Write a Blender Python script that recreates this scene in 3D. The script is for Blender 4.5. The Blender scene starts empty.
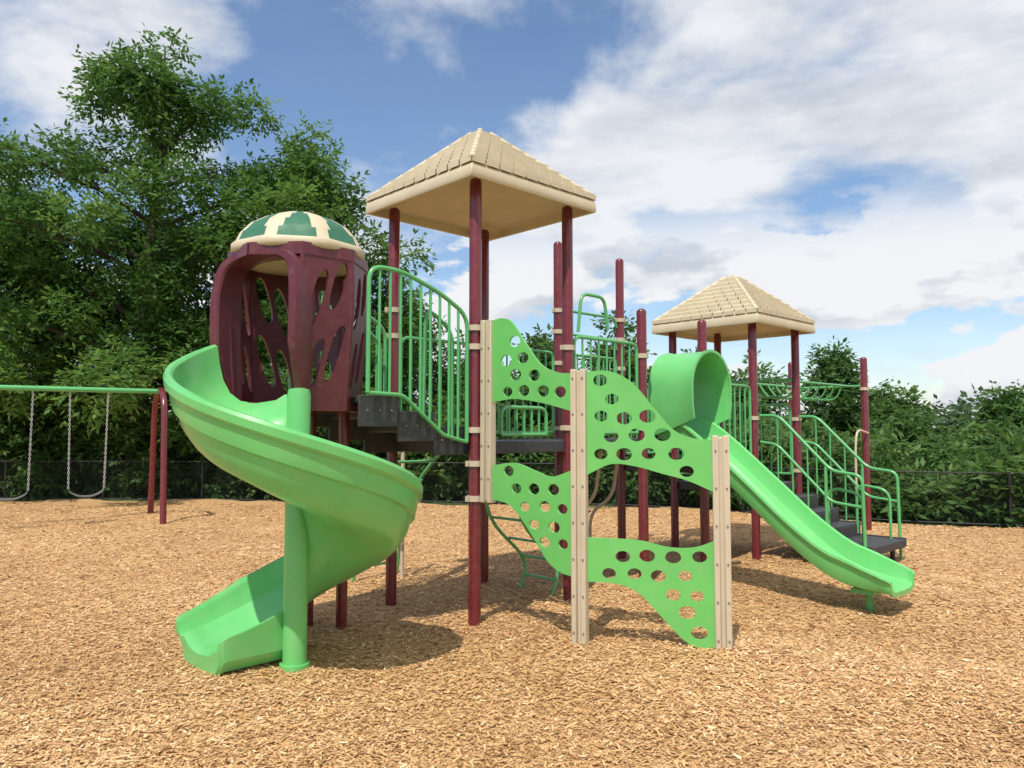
import bpy, math, random
import numpy as np
from mathutils import Vector, Matrix
random.seed(7); rng=np.random.default_rng(11)
scene=bpy.context.scene
V=Vector

# ------------------------------------------------------------------ materials
def newmat(name):
    m=bpy.data.materials.new(name); m.use_nodes=True
    nt=m.node_tree; b=nt.nodes['Principled BSDF']
    return m,nt,b
def plastic(name,col,rough=.4,var=.12,bump=.02,scale=6,dust=.0,coat=0):
    m,nt,b=newmat(name); N=nt.nodes; L=nt.links
    tc=N.new('ShaderNodeTexCoord')
    n=N.new('ShaderNodeTexNoise'); n.inputs['Scale'].default_value=scale; n.inputs['Detail'].default_value=3
    L.new(tc.outputs['Object'],n.inputs['Vector'])
    r=N.new('ShaderNodeValToRGB')
    a=[c*(1-var) for c in col]; c2=[min(1,c*(1+var)) for c in col]
    r.color_ramp.elements[0].position=.3; r.color_ramp.elements[0].color=(*a,1)
    r.color_ramp.elements[1].position=.7; r.color_ramp.elements[1].color=(*c2,1)
    L.new(n.outputs['Fac'],r.inputs['Fac'])
    n2=N.new('ShaderNodeTexNoise'); n2.inputs['Scale'].default_value=scale*4; n2.inputs['Detail'].default_value=4
    L.new(tc.outputs['Object'],n2.inputs['Vector'])
    mr=N.new('ShaderNodeMapRange'); mr.inputs['From Min'].default_value=.5; mr.inputs['From Max'].default_value=.8
    mr.inputs['To Max'].default_value=dust
    L.new(n2.outputs['Fac'],mr.inputs['Value'])
    mx=N.new('ShaderNodeMix'); mx.data_type='RGBA'
    L.new(mr.outputs['Result'],mx.inputs['Factor']); L.new(r.outputs['Color'],mx.inputs[6]); mx.inputs[7].default_value=(.45,.38,.28,1)
    L.new(mx.outputs[2],b.inputs['Base Color'])
    mr2=N.new('ShaderNodeMapRange'); mr2.inputs['To Min'].default_value=rough-.08; mr2.inputs['To Max'].default_value=rough+.15
    L.new(n2.outputs['Fac'],mr2.inputs['Value']); L.new(mr2.outputs['Result'],b.inputs['Roughness'])
    b.inputs['Coat Weight'].default_value=coat; b.inputs['Coat Roughness'].default_value=.2
    bp=N.new('ShaderNodeBump'); bp.inputs['Strength'].default_value=bump*5; bp.inputs['Distance'].default_value=.01
    L.new(n.outputs['Fac'],bp.inputs['Height']); L.new(bp.outputs['Normal'],b.inputs['Normal'])
    return m
GREEN=plastic('green_plastic',(.145,.54,.16),.28,.08,.02,2,.16,.3)
PANELG=plastic('green_sheet_plastic',(.15,.52,.125),.36,.05,.02,3,.14)
PIPEG=plastic('green_painted_steel',(.105,.43,.145),.26,.06,.01,5,.05,.3)
MAROON=plastic('maroon_painted_steel',(.15,.016,.022),.24,.08,.01,5,.06,.3)
HOODM=plastic('maroon_plastic',(.12,.02,.03),.34,.1,.02,4,.08)
TAN=plastic('tan_plastic',(.62,.53,.36),.5,.06,.03,4,.10)
TANP=plastic('tan_painted_steel',(.56,.48,.35),.4,.05,.02,5,.06)
DARKG=plastic('dark_green_plastic',(.03,.15,.075),.4,.08,.02,4,.08)
DECK=plastic('black_coated_deck',(.04,.042,.047),.55,.2,.08,30,.12)
BLACK=plastic('black_vinyl',(.015,.015,.015),.6,.2,.02,8,.03)
SEAT=plastic('grey_rubber',(.16,.16,.16),.6,.2,.02,8,.1)
CHAIN=plastic('galvanized_steel',(.55,.55,.55),.45,.1,.02,20,.0)
BOLT=plastic('bolt_steel',(.22,.20,.18),.4,.1,.0,20,0)

def leafmat(name,c0,c1,c2):
    m,nt,b=newmat(name); N=nt.nodes; L=nt.links
    at=N.new('ShaderNodeAttribute'); at.attribute_name='tone'
    r=N.new('ShaderNodeValToRGB'); e=r.color_ramp.elements
    e[0].color=(*c0,1); e[1].color=(*c2,1); x=e.new(.5); x.color=(*c1,1)
    L.new(at.outputs['Fac'],r.inputs['Fac'])
    L.new(r.outputs['Color'],b.inputs['Base Color']); b.inputs['Roughness'].default_value=.6
    b.inputs['Specular IOR Level'].default_value=.25
    tr=N.new('ShaderNodeBsdfTranslucent'); 
    hs=N.new('ShaderNodeHueSaturation'); hs.inputs['Value'].default_value=1.6; hs.inputs['Hue'].default_value=.48
    L.new(r.outputs['Color'],hs.inputs['Color']); L.new(hs.outputs['Color'],tr.inputs['Color'])
    mix=N.new('ShaderNodeMixShader'); mix.inputs[0].default_value=.38
    L.new(b.outputs[0],mix.inputs[1]); L.new(tr.outputs[0],mix.inputs[2])
    L.new(mix.outputs[0],N['Material Output'].inputs['Surface'])
    return m
LEAF_A=leafmat('locust_leaves',(.032,.09,.018),(.085,.19,.038),(.19,.31,.065))
LEAF_B=leafmat('shrub_leaves',(.035,.085,.022),(.09,.185,.045),(.19,.29,.08))
LEAF_C=leafmat('distant_leaves',(.05,.095,.04),(.08,.14,.055),(.12,.19,.075))
def bark():
    m,nt,b=newmat('bark'); N=nt.nodes; L=nt.links
    n=N.new('ShaderNodeTexNoise'); n.inputs['Scale'].default_value=9; n.inputs['Detail'].default_value=5
    r=N.new('ShaderNodeValToRGB'); r.color_ramp.elements[0].color=(.025,.02,.015,1); r.color_ramp.elements[1].color=(.12,.09,.065,1)
    L.new(n.outputs['Fac'],r.inputs['Fac']); L.new(r.outputs['Color'],b.inputs['Base Color']); b.inputs['Roughness'].default_value=.9
    return m
BARK=bark()

# ------------------------------------------------------------------ mesh builder
def empty(name,loc=(0,0,0)):
    o=bpy.data.objects.new(name,None); scene.collection.objects.link(o); o.location=loc; o.empty_display_size=.2
    return o
class MB:
    def __init__(s): s.v=[]; s.f=[]
    def add(s,vs,fs):
        k=len(s.v); s.v+= [tuple(a) for a in vs]; s.f+=[tuple(i+k for i in f) for f in fs]
    def tube(s,pts,r,seg=10,cap=True,rs=None):
        pts=[V(p) for p in pts]; n=len(pts); vs=[]; fs=[]
        t0=(pts[1]-pts[0]).normalized()
        up=V((0,0,1)) if abs(t0.z)<.9 else V((1,0,0))
        a=t0.cross(up).normalized()
        for i,p in enumerate(pts):
            if i==0: t=t0
            elif i==n-1: t=(pts[-1]-pts[-2]).normalized()
            else: t=((pts[i+1]-p).normalized()+(p-pts[i-1]).normalized()).normalized()
            a=(a-t*a.dot(t)).normalized(); b=t.cross(a)
            rr=rs[i] if rs else r
            for k in range(seg):
                an=2*math.pi*k/seg; vs.append(p+a*(rr*math.cos(an))+b*(rr*math.sin(an)))
        for i in range(n-1):
            for k in range(seg):
                k2=(k+1)%seg; fs.append((i*seg+k,i*seg+k2,(i+1)*seg+k2,(i+1)*seg+k))
        if cap:
            fs.append(tuple(range(seg-1,-1,-1))); fs.append(tuple((n-1)*seg+k for k in range(seg)))
        s.add(vs,fs)
    def box(s,c,ax,ay,az):
        c=V(c);ax=V(ax);ay=V(ay);az=V(az)
        vs=[c+ax*i+ay*j+az*k for i in(-1,1) for j in(-1,1) for k in(-1,1)]
        s.add(vs,[(0,1,3,2),(4,6,7,5),(0,4,5,1),(2,3,7,6),(0,2,6,4),(1,5,7,3)])
    def prism(s,poly,z0,z1):
        n=len(poly); vs=[(p[0],p[1],z0) for p in poly]+[(p[0],p[1],z1) for p in poly]
        fs=[tuple(range(n-1,-1,-1)),tuple(range(n,2*n))]+[(i,(i+1)%n,n+(i+1)%n,n+i) for i in range(n)]
        s.add(vs,fs)
    def rings(s,R,closed=True,cap=True):
        n=len(R[0]); vs=[p for r in R for p in r]; fs=[]
        for i in range(len(R)-1):
            for k in range(n if closed else n-1):
                k2=(k+1)%n; fs.append((i*n+k,i*n+k2,(i+1)*n+k2,(i+1)*n+k))
        if cap: fs.append(tuple(range(n-1,-1,-1))); fs.append(tuple((len(R)-1)*n+k for k in range(n)))
        s.add(vs,fs)
    def obj(s,name,mat,parent=None,bevel=0,angle=40,recalc=True):
        me=bpy.data.meshes.new(name); me.from_pydata(s.v,[],s.f); me.update()
        if recalc:
            import bmesh
            bm=bmesh.new(); bm.from_mesh(me); bmesh.ops.recalc_face_normals(bm,faces=bm.faces); bm.to_mesh(me); bm.free()
        for p in me.polygons: p.use_smooth=True
        me.set_sharp_from_angle(angle=math.radians(angle))
        if isinstance(mat,list):
            for q in mat: me.materials.append(q)
        else: me.materials.append(mat)
        o=bpy.data.objects.new(name,me); scene.collection.objects.link(o)
        if parent: o.parent=parent
        if bevel:
            md=o.modifiers.new('bevel','BEVEL'); md.width=bevel; md.segments=2; md.limit_method='ANGLE'; md.angle_limit=math.radians(50)
        return o
def fillet(pts,r,n=5):
    pts=[V(p) for p in pts]; out=[pts[0]]
    for i in range(1,len(pts)-1):
        p=pts[i]; a=pts[i-1]-p; b=pts[i+1]-p
        ra=min(r,a.length*.48,b.length*.48)
        A=p+a.normalized()*ra; B=p+b.normalized()*ra
        for k in range(n+1):
            t=k/n; out.append(A*(1-t)**2+p*2*t*(1-t)+B*t*t)
    out.append(pts[-1]); return out
def cr(P,n=6):
    P=[np.array(p,float) for p in P]; P=[2*P[0]-P[1]]+P+[2*P[-1]-P[-2]]; out=[]
    for i in range(1,len(P)-2):
        for k in range(n):
            t=k/n; a,b,c,d=P[i-1],P[i],P[i+1],P[i+2]
            out.append(.5*((2*b)+(-a+c)*t+(2*a-5*b+4*c-d)*t*t+(-a+3*b-3*c+d)*t**3))
    out.append(P[-2]); return [tuple(o) for o in out]
def plate(mb,outline,holes,th,fmap):
    cu=bpy.data.curves.new('tmp','CURVE'); cu.dimensions='2D'; cu.fill_mode='BOTH'; cu.extrude=th/2
    for poly in [outline]+holes:
        sp=cu.splines.new('POLY'); sp.points.add(len(poly)-1); sp.use_cyclic_u=True
        for i,p in enumerate(poly): sp.points[i].co=(p[0],p[1],0,1)
    o=bpy.data.objects.new('tmp',cu); scene.collection.objects.link(o)
    dg=bpy.context.evaluated_depsgraph_get(); me=bpy.data.meshes.new_from_object(o.evaluated_get(dg))
    mb.add([fmap(v.co) for v in me.vertices],[tuple(p.vertices) for p in me.polygons])
    bpy.data.objects.remove(o); bpy.data.curves.remove(cu); bpy.data.meshes.remove(me)

# ------------------------------------------------------------------ layout grid of the play structure
F=V((-.311,6.40,0)); U=V((.842,.804,0)); W=V((-.83,.87,0))
un=U.normalized(); wn=W.normalized(); Z=V((0,0,1))
def nd(i,j,z=0): return F+U*i+W*j+Z*z

PS=empty('playground_structure',(1.2,8.6,0))
def part(mb,name,mat,parent,**k):
    o=mb.obj(name,mat,None,**k)
    if parent:
        o.parent=parent; o.matrix_parent_inverse=Matrix.Translation(-parent.location)
    return o

posts=[(0,0,3.74),(1,0,3.74),(0,1,3.74),(1,1,3.74),(2,0,2.87),(3,0,2.87),(2,1,3.81),(3,1,3.79),
       (4,0,3.02),(5,0,3.02),(4,1,3.02),(5,1,3.02),(7,0,2.74),(7,1,2.74)]
mb=MB(); cl=MB()
PR=.053
for i,j,h in posts:
    p=nd(i,j)
    mb.tube([p-Z*.2,p+Z*(h-.02),p+Z*h,p+Z*(h+.015)],PR,20,rs=[PR,PR,PR*.85,PR*.4])
    if i<=3: zs=[1.62,2.38]
    elif i<=5: zs=[1.05,1.75]
    else: zs=[2.25]
    if (i,j)==(0,0): zs=[1.03,1.32,2.30,2.46,1.6]
    if (i,j)==(2,1) or (3,1)==(i,j): zs+= [3.0,2.75]
    if (i,j)==(0,1): zs=[1.62,2.5,2.75]
    for z in zs:
        cl.tube([p+Z*(z-.024),p+Z*(z+.024)],PR+.014,20)
        q=p+un*.07; cl.box(q+Z*z,un*.022,wn*.016,Z*.022)
        q=p-un*.07; cl.box(q+Z*z,un*.022,wn*.016,Z*.022)
part(mb,'posts',MAROON,PS,angle=50)
part(cl,'post_clamps',TANP,PS)

H=V((-1.66,5.87,0)); C=V((-1.47,5.24,0))
mb=MB()
for p in (V((-1.66,6.28,0)),V((-1.36,6.16,0))):
    mb.tube([p-Z*.2,p+Z*1.78],.045,16)
part(mb,'landing_posts',MAROON,PS)

# decks
dk=MB()
def deck(i0,i1,z):
    a=nd(i0,0)+un*.03+wn*.01; b=nd(i1,0)-un*.03+wn*.01; c=nd(i1,1)-un*.03-wn*.01; d=nd(i0,1)+un*.03-wn*.01
    dk.prism([a,b,c,d],z-.035,z)
    for p,q in((a,b),(b,c),(c,d),(d,a)):
        m=(p+q)/2; t=(q-p); n=V((t.y,-t.x,0)).normalized()
        dk.box(m+Z*(z-.055)+n*.006,t/2,n*.008,Z*.05)
    for k in(.33,.66):
        dk.box((a*(1-k)+b*k+d*(1-k)+c*k)/2+Z*(z-.07),wn*.54,un*.02,Z*.03)
deck(0,1,1.5); deck(1,2,1.503); deck(2,3,1.5); deck(3,4,1.2); deck(4,5,.9)
zt=[1.617,1.733,1.85]
mid=nd(0,.5)
for k,z in enumerate(zt):
    c=mid-un*(.19+.36*k)
    dk.box(c+Z*(z-.02),un*.178,wn*.5,Z*.02)
    for s in(-1,1):
        dk.box(c+wn*(.52*s)+Z*(z-.105),un*(.178),wn*.012,Z*.12)
    dk.box(c+un*.175+Z*(z-.09),un*.008,wn*.5,Z*.06)
part(dk,'decks_and_steps',DECK,PS,bevel=.006)
mb=MB()
for k,z in enumerate(zt):
    for q in(-.11,0,.11):
        c=mid-un*(.19+.36*k+q)-wn*.533+Z*(z-.1)
        mb.tube([c,c-wn*.008],.008,8)
part(mb,'stringer_bolts',BOLT,PS)

st=MB(); smid=nd(4.5,0); tn=-wn
sz=[.74,.58,.42,.27]; off=0
for k,z in enumerate(sz):
    dpt=.27 if k<3 else .55
    c=smid+tn*(off+dpt/2+.03)
    st.box(c+Z*(z-.02),tn*(dpt/2-.003),un*.5,Z*.02)
    st.box(c-tn*(dpt/2-.008)+Z*(z-.1+.16),tn*.006,un*.49,Z*.075) if k else None
    hh=.13 if k<3 else .05
    for s in(-1,1): st.box(c+un*(.515*s)+Z*(z+.015-hh),tn*(dpt/2),un*.012,Z*hh)
    off+=dpt
st.box(smid+tn*(off+.022)+Z*.22,tn*.008,un*.49,Z*.045)
for s in(-.42,.42):
    st.box(smid+tn*(off-.1)+un*s+Z*.1,tn*.025,un*.025,Z*.15)
part(st,'ground_stairs',DECK,PS,bevel=.005)

gp=MB()
def barrier(a,b,z0,z1,z0b=None,z1b=None,n=8,g=.09,r=.017):
    z0b=z0 if z0b is None else z0b; z1b=z1 if z1b is None else z1b
    d=(b-a); L=d.length; dn=d/L
    A=a+dn*g; B=b-dn*g
    top=fillet([A+Z*z0,A+Z*z1,B+Z*z1b,B+Z*z0b],.09,5)
    gp.tube(top,r,10)
    gp.tube([A+Z*z0,B+Z*z0b],r,10)
    for i in range(1,n):
        t=i/n; p=A.lerp(B,t)
        gp.tube([p+Z*(z0+(z0b-z0)*t),p+Z*(z1+(z1b-z1)*t-.004)],r*.62,8)
barrier(nd(0,1),nd(1,1),1.57,2.5)
barrier(nd(1,1),nd(2,1),1.57,2.5)
barrier(nd(2,1),nd(3,1),1.57,2.5)
barrier(nd(1,0),nd(2,0),1.57,2.5)
barrier(nd(3,1),nd(4,1),1.3,2.2)
barrier(nd(3,0),nd(4,0),1.3,2.15)
barrier(nd(4,1),nd(5,1),1.0,1.95)
barrier(nd(5,0),nd(5,1),1.0,1.95,n=7)
for side in (0,1):
    a=nd(0,side)-un*.09; b=nd(0,side)-un*1.06
    top=fillet([a+Z*1.5,a+Z*2.56,a-un*.30+Z*2.72,b+un*.3+Z*2.84,b+Z*2.84,b+Z*1.88],.12,6)
    gp.tube(top,.018,10)
    low=fillet([a+Z*1.5,a-un*.25+Z*1.56,b+un*.32+Z*1.87,b+Z*1.88],.05,4); gp.tube(low,.016,10)
    for i in range(1,10):
        t=i/10; p=a.lerp(b,t); s=t*.97
        z1=np.interp(s,[0,.30,.67,.97],[2.56,2.72,2.84,2.84]); z0=np.interp(s,[0,.25,.65,.97],[1.5,1.56,1.87,1.88])
        gp.tube([p+Z*z0,p+Z*(z1-.02)],.0115,8)
    q=wn*(.07 if side==0 else -.07)
    gp.tube(fillet([a-un*.10+q+Z*1.55,a-un*.10+q+Z*2.42,a-un*.38+q+Z*2.60,a-un*.40+q+Z*1.70],.12),.016,10)
barrier(nd(0,0),nd(1,0),1.56,1.80,n=6,g=.3)
for z in(2.74,3.02):
    gp.tube(fillet([nd(2,1,z-.12)-un*-.07,nd(2,1,z)+un*.12,nd(3,1,z)-un*.12,nd(3,1,z-.12)-un*.07],.06),.017,10)
gp.tube(fillet([nd(1,0,2.55)+un*.15,nd(1,0,2.93)+un*.2,nd(1,0,2.93)+un*.55,nd(1,0,2.6)+un*.6],.1),.017,10)
for s,base in((-1,nd(4,0)),(1,nd(5,0))):
    b0=base-un*(.05*s)
    e=b0+tn*1.30
    gp.tube(fillet([b0+tn*.06+Z*1.78,b0+tn*.30+Z*1.78,e-tn*.35+Z*1.12,e+Z*1.08,e+tn*.02+Z*(-.1)],.1),.019,10)
    gp.tube(fillet([b0+tn*.06+Z*1.45,b0+tn*.28+Z*1.42,e-tn*.36+Z*.76,e+Z*.72],.08),.017,10)
    m2=e-tn*.42; gp.tube([m2+Z*1.17,m2-Z*.1],.019,10)
    for k in range(1,4):
        t=k/4; p=b0+tn*(.1+.75*t)
        zt_=1.78-.66*max(0,(t*.75+.1-.3)/.65)
        gp.tube([p+Z*(zt_-.02),p+Z*(.9-.62*t-.05)],.011,8)
    p=e-un*(.12*s)
    gp.tube(fillet([p-tn*.05-Z*.05,p-tn*.05+Z*.86,p-tn*.45+Z*.92,p-tn*.45+Z*.3],.14),.017,10)
z=2.30
for j in(.2,.8):
    gp.tube([nd(5,j,z),nd(7,j,z)],.019,10)
gp.tube([nd(7,-.02,z),nd(7,1.02,z)],.019,10); gp.tube([nd(5,-.02,z),nd(5,1.02,z)],.019,10)
for k in range(1,9):
    i=5+k*2/9
    gp.tube(fillet([nd(i,.2,z),nd(i+.04,.3,z-.22),nd(i+.04,.7,z-.22),nd(i,.8,z)],.12),.014,8)
b0=nd(.5,1)
for s in(-.28,.28):
    gp.tube(cr([tuple(b0+un*s+wn*(.05)+Z*1.5),tuple(b0+un*s+wn*.5+Z*1.25),tuple(b0+un*s+wn*.95+Z*.75),tuple(b0+un*s+wn*1.15-Z*.05)]),.019,10)
for t,zz in((.45,1.27),(.68,1.05),(.86,.83),(1.0,.6),(1.08,.35),(1.13,.12)):
    gp.tube([b0+un*-.28+wn*t+Z*zz,b0+un*.28+wn*t+Z*zz],.015,8)
lb=nd(1,.4)
for s in(-.22,.22):
    gp.tube(cr([tuple(lb+wn*s+un*.05+Z*.0),tuple(lb+wn*s+un*.1+Z*.3),tuple(lb+wn*s-un*.35+Z*.75),tuple(lb+wn*s-un*.5+Z*1.35)]),.017,8)
for q,zz in((.1,.15),(.08,.34),(-.1,.53),(-.32,.75),(-.42,1.0)):
    gp.tube([lb-wn*.22+un*q+Z*zz,lb+wn*.22+un*q+Z*zz],.013,8)
part(gp,'green_railings',PIPEG,PS,angle=60)
tp=MB()
q=nd(7,0); tp.tube(fillet([q-un*.02+Z*1.55-wn*0.05,q-un*.32+Z*1.62,q-un*.4+Z*1.35,q-un*.4-Z*.05],.14),.017,8)
q=nd(2.2,1)
for s in(0,.32): tp.tube(fillet([q+un*s-Z*.05,q+un*s+Z*.62,q+un*s-wn*.35+Z*.8,q+un*s-wn*.45+Z*1.42],.2),.02,8)
for zz in(.2,.42,.62): tp.tube([q+Z*zz,q+un*.32+Z*zz],.015,8)
tp.tube([V((-1.2,8.4,-.1)),V((-1.2,8.4,1.42))],.022,10)
part(tp,'tan_pipes',TANP,PS)

# roofs
def roof(center,half,zb,zt_,za,name):
    rf=MB()
    def sq(k,z): 
        return [center+Z*z-un*half*k-wn*half*k,center+Z*z+un*half*k-wn*half*k,center+Z*z+un*half*k+wn*half*k,center+Z*z-un*half*k+wn*half*k]
    R=[sq(1.0,zb),sq(1.012,zb+.02),sq(1.0,zt_-.03),sq(.97,zt_),sq(.08,za-.02)]
    rf.rings(R,cap=False)
    R=[sq(1.0,zb),sq(.965,zb),sq(.955,zb+.07),sq(.5,zb+.15),sq(.02,zb+.22)]
    rf.rings(R,cap=False)
    rf.box(center+Z*(za-.01),un*half*.09,wn*half*.09,Z*.03)
    part(rf,name+'_shell',TAN,PS,bevel=.008,recalc=False)
    sh=MB(); rows=9
    rr=random.Random(5)
    for (d,n) in((un,-wn),(wn,un),(-un,wn),(-wn,-un)):
        for r in range(rows):
            k0=.985*(1-r/rows)+.07*r/rows; k1=.985*(1-(r+1)/rows)+.07*(r+1)/rows
            z0=zt_+(za-zt_)*r/rows; z1=zt_+(za-zt_)*(r+1)/rows
            L=2*half*k0; cnt=max(1,round(L/.15)); 
            for c in range(cnt):
                a0=-1+2*(c)/cnt+.009/half; a1=-1+2*(c+1)/cnt-.009/half
                up=.040+rr.random()*.008
                def pt(a,k,z,l): return center+n*(half*k)+d*(half*k*a)+Z*(z+l)
                ex=.024
                v=[pt(a0,k0+ex,z0,-.008),pt(a1,k0+ex,z0,-.008),pt(a1,k1,z1,-.004),pt(a0,k1,z1,-.004),
                   pt(a0,k0+ex,z0,up),pt(a1,k0+ex,z0,up),pt(a1,k1,z1,.006),pt(a0,k1,z1,.006)]
                sh.add(v,[(0,3,2,1),(4,5,6,7),(0,1,5,4),(1,2,6,5),(2,3,7,6),(3,0,4,7)])
    for k in range(4):
        a=sq(.99,zt_+.02)[k]; b=sq(.08,za+.015)[k]
        sh.tube([a,b],.026,8)
    part(sh,name+'_shingles',TAN,PS)
ctr=nd(.5,.5); roof(ctr,.785,3.69,3.82,4.46,'main_roof')
ctr=nd(4.5,.5); roof(ctr,.79,2.93,3.07,3.70,'low_roof')

# ------------------------------------------------------------------ spiral slide
SS=empty('spiral_slide',(C.x,C.y,0))
sp=MB()
a0,a1=153,495
def prof(ho,hi,drop=0):
    k=ho/.40; g=-drop; s=.955
    q=[(.065,hi),(.08,hi*.4),(.13,.05),(.22,.01),(.42,-.01),(.58,.01),(.69,.07),(.765,.16*k),(.805,.27*k),(.825,.36*k),(.835,ho),
            (.852,ho+.015),(.885,ho+.014),(.897,ho-.010),(.892,ho-.06),(.88,ho-.075),(.862,ho-.085),(.85,.24*k),(.838,.20*k),(.812,.188*k),(.785,.10*k),(.75,.05*k),
            (.72,.01+g*.2),(.69,-.015+g),(.58,-.05+g),(.42,-.06+g),(.22,-.05+g),(.11,-.03+g),(.05,.05+g),(.045,hi)]
    return [(r*s,z) for r,z in q]
R=[]
steps=90
tot=a1-a0
for i in range(steps+1):
    t=i/steps; a=math.radians(a0+tot*t)
    zb=1.80-1.60*t
    ho=.40; hi=.20
    if t>.8: q=(t-.8)/.2; q=q*q*(3-2*q); ho=.40-.14*q
    if t<.08: q=1-t/.08; ho+= .02*q; hi=.20-.14*q
    dr=0
    if t>.88: q=(t-.88)/.12; dr=(zb-.07)*q*q
    e=V((math.cos(a),math.sin(a),0))
    R.append([C+e*r+Z*(zb+z) for r,z in prof(ho,hi,dr)])
a=math.radians(a1); e=V((math.cos(a),math.sin(a),0)); tg=V((-math.sin(a),math.cos(a),0))
for i in range(1,11):
    q=i/10; s=.44*q; ho=.26-.12*q; hi=.20-.07*q; zb=.20-.06*math.sin(q*math.pi/2)
    pr=prof(ho,hi,zb-.07); pr=[(r if r<.5 else .5+(r-.5)*(1-.12*q),z) for r,z in pr]
    R.append([C+e*r+tg*s+Z*(zb+z) for r,z in pr])
last=R[-1]; cen=sum(last,V((0,0,0)))/len(last)
R.append([cen+(p-cen)*.985+tg*.03-Z*.012 for p in last])
R.append([cen+(p-cen)*.93+tg*.05-Z*.028 for p in last])
sp.rings(R)
part(sp,'spiral_chute',GREEN,SS,angle=32)
mb=MB(); mb.tube([C-Z*.1,C+Z*.02,C+Z*1.84,C+Z*1.88,C+Z*1.89],.08,28,rs=[.083,.08,.08,.07,.03])
mb.tube([C-Z*.05,C+Z*.03],.10,28)
part(mb,'center_post',GREEN,SS)
# entrance hood
hd=MB(); zb,ztop=1.80,2.93
RB=.45
def rad(z): 
    t=(z-zb)/(ztop-zb); return RB+.05*min(1,t*1.5)-.01*max(0,t-.75)*4
cents=[310.5,355.5,85.5,130.5,175.5]
for cdeg in cents:
    c=math.radians(cdeg); n=V((math.cos(c),math.sin(c),0)); t=V((-math.sin(c),math.cos(c),0))
    def fm(co,n=n,t=t):
        r=rad(co.y+zb); k=math.tan(math.radians(22.5))
        return H+t*(co.x*r*k)+n*(r*.955+co.z)+Z*(zb+co.y)
    outl=[(-1,0),(1,0)]+[(1,h) for h in np.linspace(.1,1.03,10)]+[(1,1.13),(-1,1.13)]+[(-1,h) for h in np.linspace(1.03,.1,10)]
    hol=[]
    for (sx,sy,L) in((-.42,.28,.36),(.36,.36,.42),(-.38,.76,.42),(.42,.86,.36)):
        pts=[]
        for k in range(24):
            th=2*math.pi*k/24; yy=L/2*math.copysign(abs(math.cos(th))**.85,math.cos(th)); xx=.25*math.copysign(abs(math.sin(th))**.8,math.sin(th))
            pts.append((max(-.9,min(.9,sx+xx+yy*1.3)),sy+yy))
        hol.append(pts)
    plate(hd,outl,hol,.03,fm)
part(hd,'hood_panels',HOODM,SS,angle=35)
hf=MB()
def corner(deg,z): r=rad(z)/math.cos(math.radians(22.5))*.955; c=math.radians(deg); return H+V((math.cos(c),math.sin(c),0))*r+Z*z
octs=[288,333,18,63,108,153,198,243]
for deg in(288,333,18,63,108,153,198):
    hf.tube([corner(deg,z) for z in np.linspace(zb-.05,ztop+.02,9)],.022,10)
for z0,z1 in((2.86,2.95),(1.74,1.80)):
    for k in range(8):
        d0,d1=octs[k],octs[(k+1)%8]
        a=corner(d0,z0); b=corner(d1,z0); a2=corner(d0,z1); b2=corner(d1,z1)
        n=((a+b)/2-H); n.z=0; n=n.normalized()*.022
        hf.add([a-n,b-n,b2-n,a2-n,a+n,b+n,b2+n,a2+n],[(0,1,2,3),(4,7,6,5),(0,4,5,1),(3,2,6,7),(1,5,6,2),(0,3,7,4)])
hf.prism([corner(d,1.77).to_2d() for d in octs],1.765,1.80)
hdg=math.radians(243); hv=V((math.cos(hdg),math.sin(hdg),0)); tv=V((-math.sin(hdg),math.cos(hdg),0))
arch=cr([(-.31,1.78),(-.33,2.1),(-.34,2.45),(-.33,2.66),(-.28,2.80),(-.13,2.86),(.13,2.86),(.28,2.80),(.33,2.66),(.34,2.45),(.33,2.1),(.31,1.78)],6)
Rr=[]
def fl(z):
    return .02+.12*max(0,min(1,(z-1.78)/.45))*(1-.35*max(0,(z-2.6)/.35))
for (x,z) in arch:
    f=fl(z); nx_=x/.34; nz=max(0,(z-2.6)/.26)
    ring=[]
    for (dd,outw) in ((.26,0),(.33+f,.0),(.345+f,.015),(.345+f,.08),(.32+f,.09),(.26,.055)):
        ring.append(H+hv*dd+tv*(x+nx_*outw)+Z*(z+nz*outw*.6))
    Rr.append(ring)
hf.rings(Rr)
part(hf,'hood_frame',HOODM,SS)
dm=MB(); nseg=96
profd=[(.475,2.92),(.495,2.93),(.505,2.94),(.505,2.985),(.49,3.00),(.475,3.01),(.445,3.08),(.375,3.16),(.27,3.225),(.15,3.27),(.06,3.285),(.0,3.29)]
Rg=[]
for r,z in profd:
    row=[]
    for k in range(nseg):
        an=2*math.pi*k/nseg; s=1+.022*math.cos(an*8+1.4)
        row.append(H+V((math.cos(an)*r*s,math.sin(an)*r*s,z)))
    Rg.append(row)
dm.rings(Rg,cap=False)
o=part(dm,'hood_dome',[TAN,DARKG],SS,angle=60)
me=o.data
for p in me.polygons:
    c=p.center; x,y=c.x-H.x,c.y-H.y; r=math.hypot(x,y)
    if c.z>3.005 and r>.10:
        ph=(((math.degrees(math.atan2(y,x))+9)%45)-22.5)/22.5
        if abs(ph)<.16+ .56*(r-.10)/.38: p.material_index=1
mb=MB(); mb.tube([H+Z*2.88,H+Z*2.925],.465,32); part(mb,'dome_underside',TAN,SS)

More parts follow.
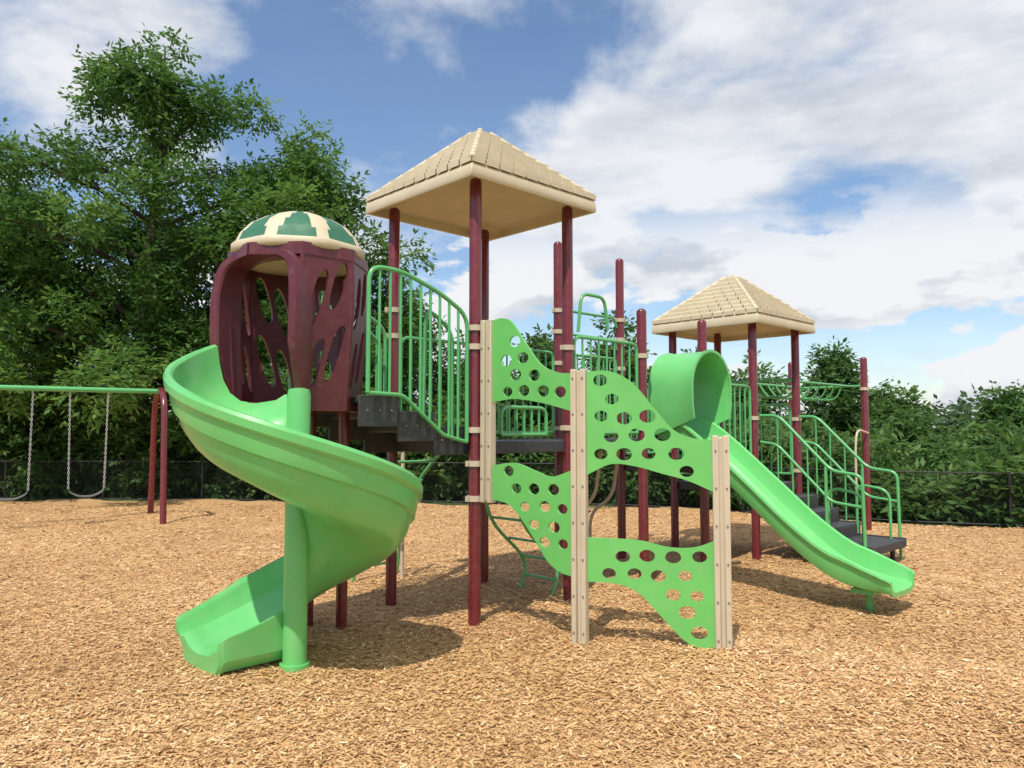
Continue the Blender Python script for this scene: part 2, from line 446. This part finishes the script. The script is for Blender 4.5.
# ------------------------------------------------------------------ straight slide with hood
SL=empty('straight_slide',tuple(nd(2.5,0)+tn*1.2))
S0=nd(2.5,0)
path=cr([(-.02,1.52),(.26,1.48),(.56,1.28),(1.02,.90),(1.46,.53),(1.80,.31),(2.06,.245),(2.28,.23)],6)
sec=[(-.335,.19),(-.33,.215),(-.305,.225),(-.282,.21),(-.272,.12),(-.25,.045),(-.19,.008),(0,0),(.19,.008),(.25,.045),(.272,.12),(.282,.21),(.305,.225),(.33,.215),(.335,.19),
     (.32,.165),(.305,.155),(.30,.06),(.27,-.015),(.2,-.04),(0,-.045),(-.2,-.04),(-.27,-.015),(-.30,.06),(-.305,.155),(-.32,.165)]
R=[]
for i,(s,z) in enumerate(path):
    k=1.0
    if s>1.9: k=1-.45*((s-1.9)/.38)**1.5
    R.append([S0+tn*s+un*x+Z*(z+(y*k if y>0 else y)) for x,y in sec])
last=R[-1]; cen=sum(last,V((0,0,0)))/len(last)
R.append([cen+(p-cen)*.97+tn*.04-Z*.012 for p in last]); R.append([cen+(p-cen)*.90+tn*.06-Z*.03 for p in last])
mb=MB(); mb.rings(R); part(mb,'chute',GREEN,SL,angle=35)
mb=MB(); R=[]
for s in(-.06,-.04,.0,.25,.44,.47,.485):
    rr=.375 if -.03<s<.46 else .39
    low=.02+.18*max(0,(s-.05)/.45)
    n=18; outer=[];inner=[]
    for k in range(n+1):
        an=math.pi*k/n; outer.append((rr*math.cos(an),.52+rr*1.04*math.sin(an))); inner.append(((rr-.03)*math.cos(an),.52+(rr*1.04-.03)*math.sin(an)))
    outer=[(rr*.93,low),(rr*1.0,low+.15)]+outer+[(-rr,low+.15),(-rr*.93,low)]
    inner=[((rr-.03)*.93,low),(rr-.03,low+.15)]+inner+[(-(rr-.03),low+.15),(-(rr-.03)*.93,low)]
    R.append([S0+tn*s+un*x+Z*(1.53+y) for x,y in outer+inner[::-1]])
mb.rings(R); part(mb,'slide_hood',GREEN,SL,angle=45)
mb=MB()
fp=S0+tn*2.05; mb.tube([fp-Z*.1,fp+Z*.2],.035,14); mb.box(fp+Z*.17,tn*.1,un*.16,Z*.02)
part(mb,'foot',PIPEG,SL)

# ------------------------------------------------------------------ climbing wall
CW=empty('climbing_wall',(.507,5.75,0))
P1=V((-.20,6.33,0)); P2=V((.507,5.75,0)); P3=V((1.515,5.54,0))
cw=MB()
def panel(A,B,top,bot,seedoff):
    d=(B-A); L=d.length; dn=d/L; n=V((dn.y,-dn.x,0))
    g=.05
    T=cr([(s,z) for s,z in top],7); Bt=cr([(s,z) for s,z in bot],7)
    fx=lambda s: g+s*(L-2*g)
    outl=[(fx(s),z) for s,z in T]+[(fx(s),z) for s,z in reversed(Bt)]
    tx=np.array([fx(s) for s,_ in T]); tz=np.array([z for _,z in T]); bx=np.array([fx(s) for s,_ in Bt]); bz=np.array([z for _,z in Bt])
    best=[]
    for trial in range(24):
        rr=random.Random(seedoff*100+trial); sx,sz_=.182,.134
        holes=[]; row=0; z=-.1+rr.random()*sz_; ox=rr.random()*sx
        while z<2.6:
            x=g+ox-sx+(row%2)*sx/2
            while x<L:
                r=.055+rr.uniform(-.008,.005); ok=True
                jx=x+rr.uniform(-.012,.012); jz=z+rr.uniform(-.012,.012)
                for k in range(12):
                    an=k*math.pi/6; X=jx+math.cos(an)*(r+.018); Zz=jz+math.sin(an)*(r*.80+.018)
                    if not(np.interp(X,bx,bz)<Zz<np.interp(X,tx,tz)) or X<g+.03 or X>L-g-.03: ok=False;break
                if ok: holes.append([(jx+r*math.cos(k*math.pi/14),jz+r*.80*math.sin(k*math.pi/14)) for k in range(28)])
                x+=sx
            row+=1; z+=sz_
        if len(holes)>len(best): best=holes
    plate(cw,outl,best,.02,lambda co: A+dn*co.x+n*co.z+Z*co.y)
panel(P1,P2,[(0,2.51),(.14,2.52),(.27,2.47),(.45,2.28),(.62,2.12),(.8,2.05),(1,2.03)],[(0,1.83),(.3,1.85),(.65,1.81),(1,1.74)],1)
panel(P1,P2,[(0,1.31),(.3,1.335),(.55,1.28),(.75,1.24),(1,1.30)],[(0,1.03),(.22,1.00),(.4,.88),(.55,.74),(.7,.59),(.85,.52),(1,.50)],3)
panel(P2,P3,[(0,2.04),(.2,2.04),(.38,1.95),(.55,1.76),(.7,1.60),(.85,1.54),(1,1.53)],[(0,1.26),(.2,1.345),(.4,1.33),(.6,1.28),(.8,1.23),(1,1.15)],2)
panel(P2,P3,[(0,.80),(.4,.79),(.65,.745),(.85,.75),(1,.80)],[(0,.475),(.25,.465),(.42,.40),(.6,.23),(.75,.09),(.87,.03),(1,.02)],5)
part(cw,'green_panels',PANELG,CW,angle=35)
tpm=MB(); bl=MB()
def channel(p,d,z0,z1,w=.022):
    n=V((d.y,-d.x,0))
    for s in(-1,1):
        tpm.box(p+d*(s*.038)+Z*(z0+z1)/2,d*w,n*.035,Z*(z1-z0)/2)
    tpm.box(p+Z*((z0+z1)/2),d*.02,n*.012,Z*((z1-z0)/2-.01))
    z=z0+.2
    while z<z1:
        for s in(-1,1):
            q=p+d*(s*.038)+Z*z; 
            if z>.05: bl.tube([q+n*.034,q+n*.041],.008,8)
        z+=.27
d1=(P2-P1).normalized(); d2=(P3-P2).normalized()
channel(P1,d1,1.0,2.52); channel(P2,(d1+d2).normalized(),-.1,2.06); channel(P3,d2,-.1,1.56)
part(tpm,'tan_channels',TANP,CW,bevel=.008); part(bl,'bolts',BOLT,CW)

# ------------------------------------------------------------------ swing set
SW=empty('swing_set',(-6.4,13.8,0))
E=V((-6.4,13.8,0)); bd=V((-.85,-.53,0)).normalized(); pn=V((.53,-.85,0)).normalized()
mb=MB(); mb.tube([E+Z*2.3-bd*.1,E+bd*7+Z*2.3],.045,14); part(mb,'top_beam',PIPEG,SW)
mb=MB()
for q in(0,6.9):
    e=E+bd*q
    mb.tube(fillet([e+pn*.85-Z*.1,e+pn*.62+Z*2.32,e-pn*.62+Z*2.32,e-pn*.85-Z*.1],.6,10),.055,14)
part(mb,'arched_legs',MAROON,SW)
ch=MB(); se=MB()
for s0 in(.83,1.95,3.9,5.1):
    a=E+bd*s0; b=E+bd*(s0+.58)
    sa=a+bd*.02+Z*.60; sb=b-bd*.02+Z*.60
    for top,bot in((a+Z*2.26,sa),(b+Z*2.26,sb)):
        n=40
        for k in range(n):
            p0=top.lerp(bot,k/n); p1=top.lerp(bot,(k+1.15)/n)
            o=(bd if k%2 else pn)*.011
            ch.tube([p0+o,p1+o],.006,4,cap=False); ch.tube([p0-o,p1-o],.006,4,cap=False)
    pts=[sa,sa+bd*.04-Z*.06,sa.lerp(sb,.3)-Z*.12,sa.lerp(sb,.5)-Z*.13,sa.lerp(sb,.7)-Z*.12,sb-bd*.04-Z*.06,sb]
    pp=[V(x) for x in cr([tuple(p) for p in pts],4)]
    se.rings([[p-pn*.08,p+pn*.08,p+pn*.08-Z*.022,p-pn*.08-Z*.022] for p in pp])
part(ch,'chains',CHAIN,SW,recalc=False); part(se,'strap_seats',SEAT,SW)

# ------------------------------------------------------------------ ground
edge=np.array([(-40,20),(-16,18),(-8,17.6),(-2,17.0),(2.5,16.2),(5,14.6),(7,13.2),(9.5,12.2),(13,11.0),(20,9.0),(30,6)])
def edge_y(x): return np.interp(x,edge[:,0],edge[:,1])
def gh(x,y):
    return .020*np.sin(x*1.7+1.3*np.sin(y*.9))+.018*np.sin(y*2.1+x*.8+2)+.010*np.sin(x*4.1+y*3.3+2*np.sin(x*1.3))+.006*np.sin(x*9.1-y*7.3+2*np.sin(y*2.3))
def chip_ramp(N,L,src):
    r=N.new('ShaderNodeValToRGB'); e=r.color_ramp.elements
    e[0].position=0; e[0].color=(.20,.10,.035,1); e[1].position=1; e[1].color=(.88,.67,.41,1)
    for p,c in((.2,(.40,.215,.08)),(.45,(.59,.345,.145)),(.75,(.73,.465,.22))):
        q=e.new(p); q.color=(*c,1)
    L.new(src,r.inputs['Fac']); return r
m,nt,b=newmat('wood_chips'); N=nt.nodes; L=nt.links
tc=N.new('ShaderNodeTexCoord')
n1=N.new('ShaderNodeTexVoronoi'); n1.inputs['Scale'].default_value=60; n1.inputs['Randomness'].default_value=1
mp=N.new('ShaderNodeMapping'); mp.inputs['Scale'].default_value=(1,.45,1); mp.inputs['Rotation'].default_value=(0,0,.6)
nw=N.new('ShaderNodeTexNoise'); nw.inputs['Scale'].default_value=9
L.new(tc.outputs['Object'],nw.inputs['Vector'])
va=N.new('ShaderNodeVectorMath'); va.operation='MULTIPLY_ADD'; va.inputs[1].default_value=(.4,.4,.4)
L.new(nw.outputs['Color'],va.inputs[0]); L.new(tc.outputs['Object'],va.inputs[2]); L.new(va.outputs[0],mp.inputs['Vector'])
L.new(mp.outputs[0],n1.inputs['Vector'])
sx=N.new('ShaderNodeSeparateColor'); L.new(n1.outputs['Color'],sx.inputs[0])
n2=N.new('ShaderNodeTexNoise'); n2.inputs['Scale'].default_value=.9; n2.inputs['Detail'].default_value=5
L.new(tc.outputs['Object'],n2.inputs['Vector'])
ma=N.new('ShaderNodeMath'); ma.operation='MULTIPLY_ADD'; ma.inputs[1].default_value=.5; L.new(sx.outputs[0],ma.inputs[0])
mb2=N.new('ShaderNodeMath'); mb2.operation='MULTIPLY_ADD'; mb2.inputs[1].default_value=.5; mb2.inputs[2].default_value=-.02; L.new(n2.outputs['Fac'],mb2.inputs[0]); L.new(mb2.outputs[0],ma.inputs[2])
r=chip_ramp(N,L,ma.outputs[0]); L.new(r.outputs['Color'],b.inputs['Base Color']); b.inputs['Roughness'].default_value=.85
bp=N.new('ShaderNodeBump'); bp.inputs['Distance'].default_value=.02; bp.inputs['Strength'].default_value=.8; L.new(sx.outputs[1],bp.inputs['Height']); L.new(bp.outputs[0],b.inputs['Normal'])
CHIPG=m
m,nt,b=newmat('loose_chips'); N=nt.nodes; L=nt.links
at=N.new('ShaderNodeAttribute'); at.attribute_name='tone'
r=chip_ramp(N,L,at.outputs['Fac']); L.new(r.outputs['Color'],b.inputs['Base Color']); b.inputs['Roughness'].default_value=.75
CHIPL=m
m,nt,b=newmat('grass'); N=nt.nodes; L=nt.links
n=N.new('ShaderNodeTexNoise'); n.inputs['Scale'].default_value=120; n.inputs['Detail'].default_value=4
r=N.new('ShaderNodeValToRGB'); r.color_ramp.elements[0].color=(.03,.055,.015,1); r.color_ramp.elements[1].color=(.09,.14,.04,1)
L.new(n.outputs['Fac'],r.inputs['Fac']); L.new(r.outputs['Color'],b.inputs['Base Color']); b.inputs['Roughness'].default_value=.9
GRASS=m
xs=np.concatenate([np.linspace(-40,-14,20),np.linspace(-13.8,16,300),np.linspace(16.5,30,16)])
nt_=200; G=MB(); vs=[]; nx=len(xs)
for x in xs:
    ey=float(edge_y(x))+.12*math.sin(x*2.3)+.07*math.sin(x*5.7+1)
    for k in range(nt_+1):
        y=-4+(ey+4)*(k/nt_)
        z=float(gh(x,y)); 
        if k==nt_: z=-.06
        vs.append((x,y,z))
fs=[(i*(nt_+1)+k,(i+1)*(nt_+1)+k,(i+1)*(nt_+1)+k+1,i*(nt_+1)+k+1) for i in range(nx-1) for k in range(nt_)]
G.add(vs,fs); G.obj('wood_chip_ground',CHIPG,None,recalc=False,angle=180)
G=MB(); vs=[]; 
g=np.concatenate([-np.geomspace(900,30,10),np.linspace(-28,28,15),np.geomspace(30,900,10)])
for x in g:
    for y in g: vs.append((x,y,-.10 if y<25 else -.10-min(2,(y-25)*.05)))
n=len(g); G.add(vs,[(i*n+k,(i+1)*n+k,(i+1)*n+k+1,i*n+k+1) for i in range(n-1) for k in range(n-1)])
G.obj('grass_ground',GRASS,None,recalc=False,angle=180)

def quads(name,p,d,s,Ln,Wd,tone,mat,parent=None):
    n=len(p); Ln=Ln[:,None]; Wd=Wd[:,None]
    v=np.empty((n,4,3)); v[:,0]=p-d*Ln*.5; v[:,1]=p+s*Wd*.5; v[:,2]=p+d*Ln*.5; v[:,3]=p-s*Wd*.5
    return rawquads(name,v,tone,mat,parent)
def rawquads(name,v,tone,mat,parent=None):
    n=len(v); me=bpy.data.meshes.new(name)
    me.vertices.add(n*4); me.vertices.foreach_set('co',v.reshape(-1).astype(np.float32))
    me.loops.add(n*4); me.loops.foreach_set('vertex_index',np.arange(n*4,dtype=np.int32))
    me.polygons.add(n); me.polygons.foreach_set('loop_start',np.arange(0,n*4,4,dtype=np.int32))
    me.update(calc_edges=True)
    at=me.attributes.new('tone','FLOAT','POINT'); at.data.foreach_set('value',np.repeat(tone,4).astype(np.float32))
    me.materials.append(mat)
    o=bpy.data.objects.new(name,me); scene.collection.objects.link(o)
    if parent: o.parent=parent; o.matrix_parent_inverse=Matrix.Translation(-parent.location)
    return o
def norm(a): return a/np.maximum(1e-9,np.linalg.norm(a,axis=1))[:,None]
# loose chips
n=280000
e_=1.3; lo,hi=2.9**(1-e_+.0),16.5**(1-e_)
y=(rng.random(n)*(hi-lo)+lo)**(1/(1-e_)); x=(rng.random(n)*2-1)*(.8*y+1.5)
ok=y<edge_y(x)-.05; x=x[ok];y=y[ok]; n=len(x)
az=rng.random(n)*2*np.pi; tilt=rng.normal(0,.17,n); roll=rng.normal(0,.24,n)
d=np.stack([np.cos(az)*np.cos(tilt),np.sin(az)*np.cos(tilt),np.sin(tilt)],1)
s0=np.stack([-np.sin(az),np.cos(az),np.zeros(n)],1); s=s0*np.cos(roll)[:,None]+np.cross(d,s0)*np.sin(roll)[:,None]
size=1+(y-3)*.06
Ln=(.013+.034*rng.random(n)**1.5)*size; Wd=rng.uniform(.006,.013,n)*size
bigc=rng.random(n)<.015; Ln=np.where(bigc,Ln*1.6,Ln); Wd=np.where(bigc,Wd*1.7,Wd)
p=np.stack([x,y,gh(x,y)+.004+rng.random(n)*.013],1)
v=np.empty((n,4,3)); a=d*Ln[:,None]*.5; b_=s*Wd[:,None]*.5
v[:,0]=p-a-b_*.7; v[:,1]=p+a-b_; v[:,2]=p+a*.95+b_*.8; v[:,3]=p-a+b_
big=.5+.5*np.sin(x*1.1+2*np.sin(y*.7))*np.sin(y*1.3+1.5*np.sin(x*.6))
tone=np.clip(rng.normal(.51,.21,n)+(big-.5)*.16+gh(x,y)*1.5,0,1)
rawquads('loose_wood_chips',v,tone,CHIPL)

# ------------------------------------------------------------------ foliage
def foliage(name,C_,R_,M,mat,parent,seed,leaf=(.15,.055),K=8,twl=.55,flat=.75,droop=.35):
    r=np.random.default_rng(seed); C_=np.array(C_,float); R_=np.array(R_,float)
    w=R_**2; idx=r.choice(len(C_),M,p=w/w.sum())
    nrm=norm(r.normal(size=(M,3))); nrm[:,2]=np.where(r.random(M)<.3,np.abs(nrm[:,2]),nrm[:,2])
    rad_=R_[idx]*(.35+.7*r.random(M)**.6)
    p=C_[idx]+nrm*rad_[:,None]*np.array([1,1,flat])
    d=norm(nrm*.8+r.normal(size=(M,3))*.5+np.array([0,0,-droop]))
    ct=r.random(len(C_)); tt=.2+.4*ct[idx]+r.normal(0,.12,M)
    sd=norm(np.cross(d,r.normal(size=(M,3))*.3+np.array([0,0,1])))
    P_=[];D_=[];T_=[]
    for k in range(K):
        t=(k//2+.6)/(K/2+.5); sg=1 if k%2 else -1
        q=p+d*(twl*t)+np.array([0,0,-.12*t*t])*twl
        dd=norm(sd*sg+d*.45+np.array([0,0,-.25])+r.normal(size=(M,3))*.25)
        if k==K-1: dd=d
        P_.append(q+dd*leaf[0]*.5); D_.append(dd); T_.append(tt+r.normal(0,.08,M))
    P_=np.concatenate(P_);D_=np.concatenate(D_);T_=np.concatenate(T_)
    S_=norm(np.cross(D_,r.normal(size=D_.shape)*.5+np.array([0,0,1.])))
    n=len(P_); Ln=leaf[0]*r.uniform(.7,1.3,n); Wd=leaf[1]*r.uniform(.7,1.3,n)
    return quads(name,P_,D_,S_,Ln,Wd,np.clip(T_,0,1),mat,parent)

def tree(name,base,Ht,Rc,nl,M,seed,mat=LEAF_A,low=.18,leaf=(.18,.075),clr=(.5,.95),lean=(0,0),prof=None):
    r=random.Random(seed); base=V(base); root=empty(name,tuple(base))
    tb=MB(); pts=[];rs=[]
    ntk=9
    for k in range(ntk+1):
        t=k/ntk; pts.append(base+V((lean[0]*t+.15*math.sin(t*5+seed),lean[1]*t+.15*math.cos(t*4+seed),-.2+Ht*.93*t))); rs.append(max(.02,.17*Ht/10*(1-t)**.8+.015))
    tb.tube(pts,.1,10,rs=rs)
    def tp_(t): 
        f=t*ntk; i=min(ntk-1,int(f)); return pts[i].lerp(pts[i+1],f-i)
    Cs=[];Rs=[]
    for i in range(nl):
        h=low+(1-low)*((i+.5)/nl)**.9*.98
        az=i*2.39996+r.uniform(-.4,.4)
        pr=prof(h) if prof else math.sin(math.pi*min(1,(h*.75+.18)))**.7*(1.05-.45*h)
        Lb=Rc*pr*r.uniform(.5,1.25)
        s=tp_(max(.1,h-.10-.05*r.random())*.98)
        dr=V((math.cos(az),math.sin(az),0))
        rise=Ht*r.uniform(.03,.10)
        lp=[s,s+dr*Lb*.35+Z*rise*.7,s+dr*Lb*.7+Z*rise*1.1,s+dr*Lb+Z*rise*1.0]
        tb.tube(lp,.04,6,rs=[.05*Ht/10+.02*(1-h),.04*Ht/10,.025*Ht/10,.01])
        R0=r.uniform(*clr)*(.75+.35*(1-h))
        Cs.append(tuple(lp[3])); Rs.append(R0)
        Cs.append(tuple(lp[2]+V((r.uniform(-.4,.4),r.uniform(-.4,.4),r.uniform(0,.4))))); Rs.append(R0*.8)
        Cs.append(tuple(lp[1]+V((0,0,.2)))); Rs.append(R0*.55)
        for sg in(-1,1):
            q=lp[2]+V((-dr.y,dr.x,0))*sg*Lb*r.uniform(.25,.5)+Z*r.uniform(-.2,.4)
            tb.tube([lp[1],lp[1].lerp(q,.6)+Z*.15,q],.02,5,rs=[.025,.018,.008])
            Cs.append(tuple(q)); Rs.append(R0*r.uniform(.5,.8))
    Cs.append(tuple(pts[-1])); Rs.append(clr[0]*.9)
    part(tb,'trunk_and_limbs',BARK,root)
    foliage('crown',Cs,Rs,M,mat,root,seed,leaf=leaf)
    return root
tree('locust_tree',(-9.6,20,0),13.1,3.7,32,8000,3,clr=(.5,.85),prof=lambda h:.75+.35*math.sin(h*3.1)-.35*max(0,h-.8)/.2)
tree('locust_tree',(-13.6,20.5,0),9.6,3.3,24,5600,5)
tree('locust_tree',(-5.5,20,0),10.4,2.8,20,4400,8,clr=(.45,.8),prof=lambda h:.7+.35*math.sin(h*3.1)-.35*max(0,h-.8)/.2)
tree('locust_tree',(-11.6,23,0),9.5,3.2,18,3600,21)
tree('locust_tree',(-7.4,23,0),7.8,2.8,18,3400,13)
tree('locust_tree',(-3.3,22.5,0),6.3,2.1,16,2800,15)
tree('locust_tree',(-16.5,19,0),8.5,3.0,18,2800,31)
for k,(x,y,h,R_) in enumerate([(-1.2,24,4.6,2.2),(1.0,24,4.9,2.0),(3.4,24.5,5.5,2.0),(5.8,25,4.4,2.0),(8.4,27,4.3,2.2),(10.9,26,4.6,1.5),(13.2,27.5,3.4,1.8),(17.6,27,3.3,1.5)]):
    tree('deciduous_tree',(x,y,-.3),h+.3,R_,12,1800,50+k,mat=LEAF_B,leaf=(.22,.10),low=.1,clr=(.4,.75))
def shrubs(name,pts,M,seed,mat=LEAF_B,leaf=(.17,.07)):
    r=random.Random(seed); Cs=[];Rs=[]
    root=empty(name,(pts[0][0],pts[0][1],0))
    stems=MB()
    for (x,y,h) in pts:
        for q in range(4+int(h*2)):
            cz=r.uniform(.15,1)*h; rr=r.uniform(.28,.55)
            c=(x+r.uniform(-.8,.8),y+r.uniform(-.6,.6),max(.1,cz-rr*.5)); Cs.append(c); Rs.append(rr)
            stems.tube([V((x,y,-.2)),V(c)],.015,5,rs=[.03,.01])
    part(stems,'stems',BARK,root)
    foliage('leaves',Cs,Rs,M,mat,root,seed,leaf=leaf,twl=.4)
r=random.Random(4)
shrubs('shrub_mass',[(x,float(edge_y(x))+1.3+r.uniform(0,.9),r.uniform(1.5,3.0)) for x in np.arange(-17,0,.55)],8000,61,leaf=(.19,.085))
shrubs('shrub_mass',[(x,float(edge_y(x))+1.3+r.uniform(0,1.2),r.uniform(1.2,2.0)) for x in np.arange(0,5,.55)],3500,62,leaf=(.19,.085))
shrubs('shrub_mass',[(x,float(edge_y(x))+1.4+r.uniform(0,2.6),r.uniform(.6,1.55)) for x in np.arange(5,15,.33)],8500,63,leaf=(.24,.085))
shrubs('shrub_mass',[(x,20.5+r.uniform(0,2.6),r.uniform(.9,2.4)) for x in np.arange(3,20,.6)],5000,64,leaf=(.22,.1))
Cs=[];Rs=[]
for k in range(420):
    x=r.uniform(-42,46); y=r.uniform(33,39)
    hh=(3.6+1.0*math.sin(x*.35)+.6*math.sin(x*.9+1)) if x<4 else (1.9+.5*math.sin(x*.35)+.5*math.sin(x*.9+1))
    z=r.uniform(-1.5,hh); Cs.append((x,y+(z*.3),z)); Rs.append(r.uniform(.6,1.1))
foliage('distant_tree_mass',Cs,Rs,12000,LEAF_C,None,77,leaf=(.42,.22),K=7,twl=.8)
bk=MB(); rows=[]
for x in np.linspace(-60,60,90):
    h=1.1+.4*math.sin(x*.7)+.2*math.sin(x*1.9)
    rows.append([V((x,38,-2.5)),V((x,39,h*.6)),V((x,40,h)),V((x,43,h)),V((x,46,-2.5))])
bk.rings(rows,closed=False,cap=False); bk.obj('wooded_hill',GRASS,None,recalc=False)

# ------------------------------------------------------------------ chain-link fence
FE=empty('chain_link_fence',(0,17.1,0))
fp=MB(); wr=MB()
fx=np.arange(-24,19,.04)
line=[V((float(x),float(edge_y(x))+.35,-.06)) for x in fx]
S=[0]
for i in range(1,len(line)): S.append(S[-1]+(line[i]-line[i-1]).length)
S=np.array(S); X=np.array([p.x for p in line]); Y=np.array([p.y for p in line]); FH=.92
def at_(s): return V((float(np.interp(s,S,X)),float(np.interp(s,S,Y)),-.06))
s=0
while s<S[-1]:
    p=at_(s); fp.tube([p-Z*.2,p+Z*(FH+.03)],.022,8); s+=2.4
for zz in(FH,.05): fp.tube([at_(s)+Z*zz for s in np.arange(0,S[-1],.8)],.014,6)
s=0
while s<S[-1]-1:
    for sg in(0,1):
        a=at_(s+(FH if sg else 0)); b=at_(s+(0 if sg else FH))
        w=Z*.0024
        wr.add([a+w,b+Z*FH+w,b+Z*FH-w,a-w],[(0,1,2,3)])
    s+=.08
part(fp,'fence_posts_and_rails',BLACK,FE); part(wr,'wire_mesh',BLACK,FE,recalc=False)

# ------------------------------------------------------------------ world
sun_el=math.radians(60); sun_az=math.radians(200)
w=bpy.data.worlds.new('World'); scene.world=w; w.use_nodes=True; N=w.node_tree.nodes; L=w.node_tree.links
bg=N['Background']; bg.inputs['Strength'].default_value=.13
sky=N.new('ShaderNodeTexSky'); sky.sky_type='NISHITA'; sky.sun_disc=False; sky.sun_elevation=sun_el; sky.sun_rotation=sun_az
sky.air_density=1.0; sky.dust_density=.6; sky.ozone_density=1.5
tc=N.new('ShaderNodeTexCoord'); sx=N.new('ShaderNodeSeparateXYZ'); L.new(tc.outputs['Generated'],sx.inputs[0])
def math_(op,a,b=None,clamp=False):
    n=N.new('ShaderNodeMath'); n.operation=op; n.use_clamp=clamp
    for i,v in enumerate((a,b)):
        if v is None: continue
        if isinstance(v,(int,float)): n.inputs[i].default_value=v
        else: L.new(v,n.inputs[i])
    return n.outputs[0]
zc=math_('MAXIMUM',sx.outputs[2],.0); dn=math_('ADD',zc,.22)
cx=N.new('ShaderNodeCombineXYZ'); L.new(math_('DIVIDE',sx.outputs[0],dn),cx.inputs[0]); L.new(math_('DIVIDE',sx.outputs[1],dn),cx.inputs[1])
def noise(vec,scale,detail,rough,off,dist=0,sc=(1,1,1)):
    mp=N.new('ShaderNodeMapping'); mp.inputs['Location'].default_value=off; mp.inputs['Scale'].default_value=sc; L.new(vec,mp.inputs[0])
    n=N.new('ShaderNodeTexNoise'); n.inputs['Scale'].default_value=scale; n.inputs['Detail'].default_value=detail; n.inputs['Roughness'].default_value=rough; n.inputs['Distortion'].default_value=dist
    L.new(mp.outputs[0],n.inputs['Vector']); return n.outputs['Fac']
def ss(v,a,b,lo=0,hi=1):
    n=N.new('ShaderNodeMapRange'); n.interpolation_type='SMOOTHSTEP'; n.inputs['From Min'].default_value=a; n.inputs['From Max'].default_value=b; n.inputs['To Min'].default_value=lo; n.inputs['To Max'].default_value=hi
    L.new(v,n.inputs['Value']); return n.outputs['Result']
hi_n=noise(cx.outputs[0],1.3,9,.57,(3.38,.4,0),.15)
bias=math_('MULTIPLY',sx.outputs[0],.13)
c1=math_('MULTIPLY',ss(math_('ADD',hi_n,bias),.395,.55,0,.95),ss(sx.outputs[2],.13,.24))
SC=(1,1,2.2); O=(.7,2.2,1.3)
cu_n=noise(tc.outputs['Generated'],4.6,8,.52,O,0,SC)
cu_u=noise(tc.outputs['Generated'],4.6,5,.52,(O[0]-.01,O[1]-.03,O[2]+.085),0,SC)
mask=ss(sx.outputs[2],.34,.20)
c2=math_('MULTIPLY',ss(math_('ADD',cu_n,math_('MULTIPLY',sx.outputs[0],.10)),.48,.525),mask)
cov=math_('MAXIMUM',c1,c2)
haze=ss(sx.outputs[2],.18,.0,.05,.38)
cov=math_('MAXIMUM',cov,haze)
shade=noise(tc.outputs['Generated'],3.6,6,.6,(5,1,2.0),.1,(1,1,3))
under=ss(math_('SUBTRACT',cu_u,cu_n),-.05,.09,.10,-.13)
under=math_('MULTIPLY',under,mask)
ramp=N.new('ShaderNodeValToRGB'); ramp.color_ramp.elements[0].position=.32; ramp.color_ramp.elements[1].position=.54
ramp.color_ramp.elements[0].color=(4.5,4.9,5.5,1); ramp.color_ramp.elements[1].color=(6.9,7.0,7.2,1)
L.new(math_('ADD',shade,under),ramp.inputs['Fac'])
hs=N.new('ShaderNodeHueSaturation'); hs.inputs['Saturation'].default_value=1.12; hs.inputs['Value'].default_value=1.2; L.new(sky.outputs[0],hs.inputs['Color'])
mx=N.new('ShaderNodeMix'); mx.data_type='RGBA'; L.new(cov,mx.inputs['Factor']); L.new(hs.outputs[0],mx.inputs[6]); L.new(ramp.outputs[0],mx.inputs[7])
L.new(mx.outputs[2],bg.inputs['Color'])

sd=bpy.data.lights.new('sun','SUN'); sd.energy=4.1; sd.angle=math.radians(.53); sd.color=(1,.95,.87)
so=bpy.data.objects.new('sun',sd); scene.collection.objects.link(so)
sv=V((math.sin(sun_az)*math.cos(sun_el),math.cos(sun_az)*math.cos(sun_el),math.sin(sun_el)))
so.rotation_euler=sv.to_track_quat('Z','Y').to_euler(); so.location=(0,0,20)

cd=bpy.data.cameras.new('camera'); cd.lens=36*760/1024; cd.sensor_width=36; cd.clip_end=3000
co=bpy.data.objects.new('camera',cd); scene.collection.objects.link(co); co.location=(0,0,1.6); co.rotation_euler=(math.radians(93.463),0,0)
scene.camera=co
scene.view_settings.view_transform='Standard'; scene.view_settings.look='None'; scene.view_settings.exposure=0
